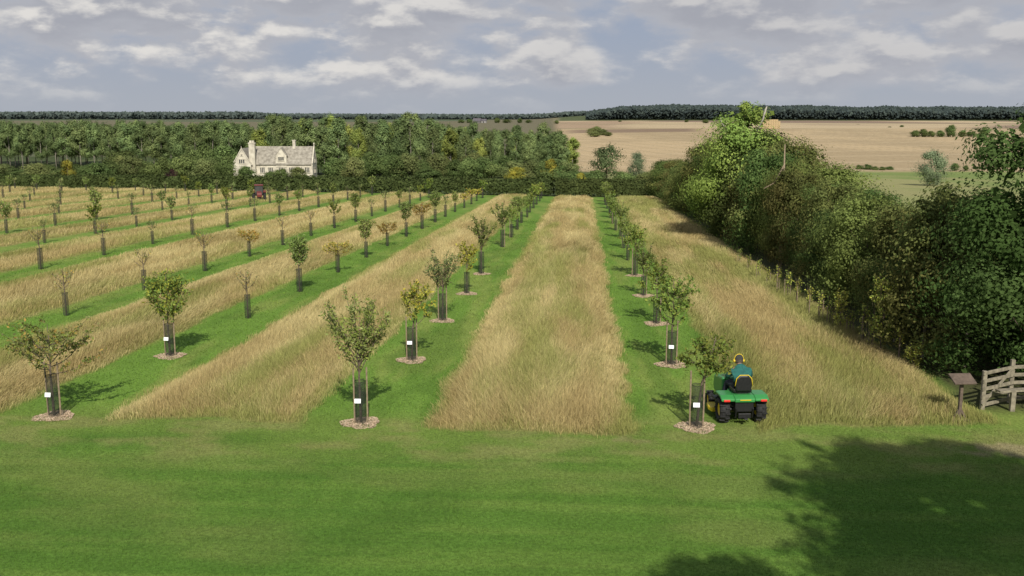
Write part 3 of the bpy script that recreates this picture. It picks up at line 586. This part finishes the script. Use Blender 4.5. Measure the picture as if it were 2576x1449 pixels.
for k in range(5):
    p=MB(); z=.13+.205*k; log(p,Vector((-.05,-.075,z)),E+Vector((.03,-.075,z)),.03,.085); p.build('rail',M['wood'],fe)
    p=MB(); log(p,E+Vector((0,-.08,z-.004)),Vector((2.25,.92,z-.01)),.03,.085); p.build('rail',M['wood'],fe)
p=MB(); log(p,Vector((-.05,-.1,.15)),E+Vector((0,-.1,.95)),.03,.07); p.build('diagonal_brace',M['wood'],fe)
x,Y=gnd(2545,1034); stl=empty('wooden_stile',(x,Y,zf(x,Y))); tag(stl,'low weathered wooden stile step in front of the timber fence','stile')
for q in ((0,0),(.75,.3)):
    p=MB(); log(p,(q[0],q[1],-.05),(q[0],q[1],.5),.11,.11); p.build('post',M['wood'],stl)
p=MB(); p.box((.25,.12,.52),(1.3,.22,.05),(0,0,R(12))); p.build('step_board',M['wood'],stl,bevel=.006)
for i,(px,py,h) in enumerate([(2425,935,1.2),(2320,900,1.1),(2250,860,1.1)]):
    x,Y=gnd(px,py); p=MB(); p.tube([(0,0,-.05),(.02,0,h)],.05,8); o=p.build('fence_post',M['wood']); o.location=(x,Y,zf(x,Y)); tag(o,f'round grey wire fence post at the hedge foot, {ORD[i]} from the timber fence','fence post')
# ---------------------------------------------------------------- wheels
def wheel(parent,c,r_,wd,rim,lug=14,rimr=.46):
    t=MB(); pr=[]
    for k in range(12):
        a=2*PI*k/12; pr.append((r_*.72+math.cos(a)*r_*.26,math.sin(a)*wd*.48))
    t.lathe(pr,(0,0,0),'x',28,True)
    for k in range(lug):
        for s in(-1,1):
            a=2*PI*(k+.25*s)/lug; t.box((s*wd*.23,math.cos(a)*r_*.965,math.sin(a)*r_*.965),(wd*.46,r_*.10,r_*.13),(a-PI/2,0,s*.35))
    o=t.build('wheel',M['tyre'],parent,False); o.location=c
    q=MB(); q.lathe([(.02,wd*.05),(r_*.18,wd*.08),(r_*rimr*.85,wd*.1),(r_*rimr,wd*.3),(r_*(rimr+.04),wd*.3),(r_*(rimr+.04),-wd*.3),(r_*rimr,-wd*.3),(r_*rimr*.85,-wd*.1),(.02,-wd*.05)],(0,0,0),'x',20); q.build('rim',M[rim],o,True)
    return o
# ---------------------------------------------------------------- ride-on mower
x,Y=gnd(1862,1060); mrot=R(7); mz=zf(x,Y)
mow=empty('ride_on_mower',(x,Y,mz),mrot); tag(mow,'green ride-on mower with black seat, yellow trim and fat tyres','mower')
for s in(-1,1): wheel(mow,(s*.44,0,.31),.31,.26,'yellow'); wheel(mow,(s*.42,1.25,.21),.21,.18,'yellow',12)
hb_=MB(); hb_.prism([(.72,.38),(1.55,.36),(1.62,.55),(1.55,.78),(.75,.9)],-.27,.27,'x'); hb_.build('hood',M['green'],mow,bevel=.05)
fd=MB()
for s in(-1,1): fd.prism([(-.36,.59),(-.36,.66),(-.2,.72),(.2,.72),(.42,.63),(.42,.57),(.2,.67),(-.2,.67)],min(s*.24,s*.57),max(s*.24,s*.57),'x')
fd.prism([(-.36,.57),(-.36,.66),(-.2,.715),(.4,.715),(.4,.57)],-.241,.241,'x'); fd.build('fender',M['green'],mow,bevel=.025)
bk=MB(); bk.box((0,-.2,.44),(.44,.2,.22)); bk.box((0,-.33,.24),(.3,.05,.12)); bk.box((0,-.4,.2),(.09,.2,.03)); bk.box((0,.5,.3),(.34,1.3,.1)); bk.tube([(-.44,0,.31),(.44,0,.31)],.05,8); bk.tube([(-.42,1.25,.21),(.42,1.25,.21)],.035,8); bk.tube([(-.2,-.28,.18),(-.2,-.34,.42)],.02,6); bk.tube([(.2,-.28,.18),(.2,-.34,.42)],.02,6); bk.build('chassis',M['black'],mow,bevel=.01)
for s in(-1,1):
    l=MB(); l.box((s*.44,-.372,.62),(.15,.03,.05)); l.build('tail_light',M['redlens'],mow,bevel=.01)
ys_=MB(); ys_.box((0,-.374,.635),(.26,.02,.016)); ys_.build('yellow_stripe',M['yellow'],mow)
st=MB(); st.box((0,.1,.79),(.44,.46,.1)); st.prism([(-.18,.80),(.18,.80),(.2,.97),(.17,1.11),(.09,1.18),(-.09,1.18),(-.17,1.11),(-.2,.97)],-.2,-.1,'y'); st.box((0,.05,.73),(.3,.3,.08)); seat=st.build('seat',M['black'],mow,bevel=.03)
tp=MB(); tp.tube([(-.21,-.19,.93),(-.18,-.19,1.11),(-.1,-.19,1.19),(.1,-.19,1.19),(.18,-.19,1.11),(.21,-.19,.93)],.010,6); tp.build('seat_piping',M['yellow'],seat,True)
sw=MB(); ring=[(math.cos(a)*.18,.62+math.sin(a)*.15,.98+math.sin(a)*.1) for a in np.linspace(0,2*PI,21)]; sw.tube(ring,.014,6); sw.tube([(0,.78,.72),(0,.62,.98)],.025,6); sw.tube([(-.17,.62,.98),(.17,.62,.98)],.012,5); sw.build('steering_wheel',M['black'],mow,True)
dk=MB(); dk.prism([(-.60,.4),(-.64,.6),(-.60,.9),(.60,.9),(.64,.6),(.60,.4)],.12,.24,'z'); dk.build('mower_deck',M['yellow'],mow,bevel=.03)
fl=MB(); fl.box((-.36,.58,.42),(.28,.45,.04)); fl.box((.36,.58,.42),(.28,.45,.04)); fl.build('footrest',M['black'],mow)
# ---------------------------------------------------------------- person
def skin(name,verts,edges,rad_,m,parent=None,sub=2,rootv=0):
    me=bpy.data.meshes.new(name); me.from_pydata(verts,edges,[]); me.materials.append(m); o=bpy.data.objects.new(name,me); COL.objects.link(o)
    if parent: o.parent=parent
    s=o.modifiers.new('s','SKIN'); s.use_smooth_shade=True
    for i,r_ in enumerate(rad_):
        v=me.skin_vertices[0].data[i]; v.radius=(r_,r_) if not hasattr(r_,'__len__') else r_; v.use_root=(i==rootv)
    b=o.modifiers.new('u','SUBSURF'); b.levels=sub; b.render_levels=sub; return o
V_=[(0,.08,.86),(0,.04,1.01),(0,.10,1.19),(0,.20,1.30),(0,.27,1.36),(0,.32,1.43),(0,.35,1.50)]; E_=[(0,1),(1,2),(2,3),(3,4),(4,5),(5,6)]; R_=[(.16,.12),(.15,.11),(.17,.12),(.075,.075),(.058,.062),(.082,.098),(.06,.07)]
V_.append((0,.435,1.40)); E_.append((5,7)); R_.append(.016)
for s in(-1,1):
    b=len(V_); V_+=[(s*.18,.14,1.23),(s*.25,.28,1.05),(s*.19,.50,1.0),(s*.175,.57,1.0)]; E_+=[(2,b),(b,b+1),(b+1,b+2),(b+2,b+3)]; R_+=[.06,.045,.03,(.036,.022)]
    for q in range(4):
        f=len(V_); dx=(q-1.5)*.02; V_+=[(s*.17+dx,.62,1.02),(s*.165+dx,.645-.004*q,1.0),(s*.16+dx,.63,.975)]; E_+=[(b+3,f),(f,f+1),(f+1,f+2)]; R_+=[.009,.008,.007]
    f=len(V_); V_+=[(s*.14,.575,.98),(s*.125,.60,.965)]; E_+=[(b+3,f),(f,f+1)]; R_+=[.011,.009]
    b=len(V_); V_+=[(s*.1,.12,.86),(s*.2,.52,.84),(s*.24,.66,.5),(s*.25,.80,.46)]; E_+=[(0,b),(b,b+1),(b+1,b+2),(b+2,b+3)]; R_+=[.09,.065,.045,.035]
per=skin('person',V_,E_,R_,M['skin'],None,2); per.location=(x,Y,mz); per.rotation_euler=(0,0,mrot); tag(per,'person in dark green shirt and yellow ear defenders seated on the ride-on mower','person')
sv=[(0,.08,.87),(0,.03,1.01),(0,.08,1.19),(0,.17,1.31),(0,.235,1.35)]; se=[(0,1),(1,2),(2,3),(3,4)]; sr=[(.20,.14),(.205,.135),(.21,.145),(.11,.10),(.075,.075)]
for s in(-1,1):
    b=len(sv); sv+=[(s*.20,.13,1.225),(s*.28,.26,1.06),(s*.25,.36,1.03)]; se+=[(2,b),(b,b+1),(b+1,b+2)]; sr+=[.088,.068,.055]
skin('shirt',sv,se,sr,M['shirt'],per)
tv=[(0,.1,.86)]; te=[]; tr2=[(.17,.12)]
for s in(-1,1):
    b=len(tv); tv+=[(s*.11,.14,.86),(s*.2,.52,.845),(s*.24,.66,.52)]; te+=[(0,b),(b,b+1),(b+1,b+2)]; tr2+=[.105,.08,.06]
skin('trousers',tv,te,tr2,M['trouser'],per)
hr=MB(); hr.lathe([(.1,.03),(.103,-.02),(.095,-.06),(.07,-.075)],(0,.305,1.44),'z',16); hr.build('hair',M['hair'],per,True)
cpm=MB(); cpm.lathe([(.001,.105),(.06,.095),(.095,.05),(.108,.0),(.108,-.03)],(0,.32,1.47),'z',18); cpm.box((0,.44,1.46),(.14,.12,.012)); cpm.build('cap',M['cap'],per,True)
em=MB()
for s in(-1,1): em.lathe([(.001,s*.035),(.034,s*.032),(.04,s*.0),(.034,-s*.01)],(s*.102,.31,1.42),'x',14)
em.tube([(math.cos(a)*.115,.31,1.44+math.sin(a)*.145) for a in np.linspace(0,PI,11)],.009,6); em.build('ear_defenders',M['yellow'],per,True)
# ---------------------------------------------------------------- red tractor
x,Y=gnd(652,504); trc=empty('red_tractor',(x,Y,zf(x,Y)),R(200)); trc.scale=(.9,.9,.9); tag(trc,'small red tractor with dark cab working far away in the orchard','tractor')
for s in(-1,1): wheel(trc,(s*.75,0,.62),.62,.36,'redpaint',14); wheel(trc,(s*.7,1.7,.38),.38,.26,'redpaint',12)
a=MB(); a.prism([(.6,.6),(2.2,.6),(2.25,.95),(2.1,1.2),(.6,1.3)],-.32,.32,'x'); a.build('hood',M['redpaint'],trc,bevel=.05)
a=MB()
for s in(-1,1): a.prism([(-.7,.8),(-.5,1.25),(.1,1.38),(.6,1.2),(.6,1.1),(.1,1.28),(-.42,1.17),(-.6,.8)],min(s*.5,s*.95),max(s*.5,s*.95),'x')
a.build('fender',M['redpaint'],trc,bevel=.02)
a=MB(); a.box((0,.05,1.45),(1.0,1.15,1.1)); a.build('cab_glass',M['glass'],trc)
a=MB()
for sx in(-.52,.52):
    for sy in(-.55,.65): a.tube([(sx,sy,.9),(sx,sy,2.05)],.045,4)
a.box((0,.05,.85),(1.1,1.3,.3)); a.box((0,1.2,.55),(.4,1.8,.25)); a.build('cab_frame',M['black'],trc)
a=MB(); a.box((0,.05,2.1),(1.2,1.4,.14)); a.build('cab_roof',M['redpaint'],trc,bevel=.04)
# ---------------------------------------------------------------- camera, light, world
cam=bpy.data.cameras.new('camera'); co=bpy.data.objects.new('camera',cam); COL.objects.link(co); co.location=(0,0,H); co.rotation_euler=(PI/2-PITCH,0,YAW)
cam.sensor_width=36; cam.lens=36*FP/2576; cam.clip_end=30000; cam.clip_start=.1; SC.camera=co
el=R(37); sd=Vector((.2,-1,0)).normalized()*math.cos(el)+Vector((0,0,math.sin(el)))
sl=bpy.data.lights.new('sun','SUN'); sl.energy=4.7; sl.angle=R(.5); sl.color=(1,.95,.85); so=bpy.data.objects.new('sun',sl); COL.objects.link(so); so.rotation_euler=(-sd).to_track_quat('-Z','Y').to_euler(); so.location=(0,0,60)
wd=bpy.data.worlds.new('World'); SC.world=wd; wd.use_nodes=True; nt=wd.node_tree; nt.nodes.clear(); N=nt.nodes.new; L=nt.links.new
out=N('ShaderNodeOutputWorld'); bg=N('ShaderNodeBackground'); bg.inputs[1].default_value=.1; L(bg.outputs[0],out.inputs[0])
sky=N('ShaderNodeTexSky'); sky.sky_type='NISHITA'; sky.sun_disc=False; sky.sun_elevation=el; sky.sun_rotation=math.atan2(sd.x,sd.y)
tc=N('ShaderNodeTexCoord'); sx=N('ShaderNodeSeparateXYZ'); L(tc.outputs['Generated'],sx.inputs[0])
def mth(op,a,b=None,c=None):
    n=N('ShaderNodeMath'); n.operation=op
    for i_,v in enumerate((a,b,c)):
        if v is None: continue
        if hasattr(v,'node'): L(v,n.inputs[i_])
        else: n.inputs[i_].default_value=v
    return n.outputs[0]
def mr(v,a,b,c=0,d=1,t='SMOOTHSTEP'):
    n=N('ShaderNodeMapRange'); n.interpolation_type=t; L(v,n.inputs[0])
    for i_,q in enumerate((a,b,c,d)): n.inputs[i_+1].default_value=q
    return n.outputs[0]
def mc(f,a,b):
    n=N('ShaderNodeMix'); n.data_type='RGBA'; L(f,n.inputs[0])
    for i_,v in ((6,a),(7,b)):
        if isinstance(v,tuple): n.inputs[i_].default_value=(*v,1)
        else: L(v,n.inputs[i_])
    return n.outputs[2]
Z=sx.outputs[2]
def vec(dz,sx_,sz,seed=0):
    cv=N('ShaderNodeCombineXYZ'); L(mth('MULTIPLY_ADD',sx.outputs[0],sx_,seed),cv.inputs[0]); L(mth('MULTIPLY',sx.outputs[1],sx_),cv.inputs[1]); L(mth('MULTIPLY_ADD',Z,sz,dz),cv.inputs[2]); return cv.outputs[0]
def noise(v,det=8,ro=.55,di=0.):
    n=N('ShaderNodeTexNoise'); n.inputs['Scale'].default_value=1; n.inputs['Detail'].default_value=det; n.inputs['Roughness'].default_value=ro; n.inputs['Distortion'].default_value=di; L(v,n.inputs['Vector']); return n
def vor(v,s):
    n=N('ShaderNodeTexVoronoi'); n.feature='F1'; n.inputs['Scale'].default_value=s; L(v,n.inputs['Vector']); return n.outputs['Distance']
def cloud(dz):
    v=vec(dz,7,17,4.0); f=noise(v,8,.56)
    wv=N('ShaderNodeVectorMath'); wv.operation='MULTIPLY_ADD'; L(f.outputs['Color'],wv.inputs[0]); wv.inputs[1].default_value=(.8,.8,.8); L(v,wv.inputs[2])
    p=mth('MULTIPLY',vor(wv.outputs[0],2.4),-.14)
    return mth('ADD',mth('ADD',f.outputs[0],p),.075)
n1=cloud(0); n2=cloud(.17)
cov=noise(vec(0,2.6,8,9.0),2,.5).outputs[0]
nn=mth('ADD',mth('ADD',n1,mth('MULTIPLY',mth('SUBTRACT',cov,.5),.35)),mr(Z,.0,.10,-.03,.09))
mask=mr(nn,.40,.56); thick=mr(nn,.48,.70); shade=mr(mth('SUBTRACT',n1,n2),-.03,.11)
grey=mc(thick,(4.5,4.6,5.0),(3.75,3.85,4.3)); leftb=mr(sx.outputs[0],-.35,.15,1,.55); ccol=mc(mth('MULTIPLY',shade,leftb),grey,(7.6,7.35,7.0))
haze=mc(mr(Z,0,.10),(3.95,4.25,4.8),(3.3,3.85,4.9))
hi=mr(Z,.15,.5); base=mc(hi,haze,sky.outputs[0])
m3=mth('MULTIPLY',mth('MULTIPLY',mask,mr(Z,.2,.6,.95,.35)),mr(Z,.008,.045,.15,1))
fin=mc(m3,base,ccol); L(fin,bg.inputs[0])
SC.view_settings.view_transform='Standard'; SC.view_settings.look='None'; SC.view_settings.exposure=0
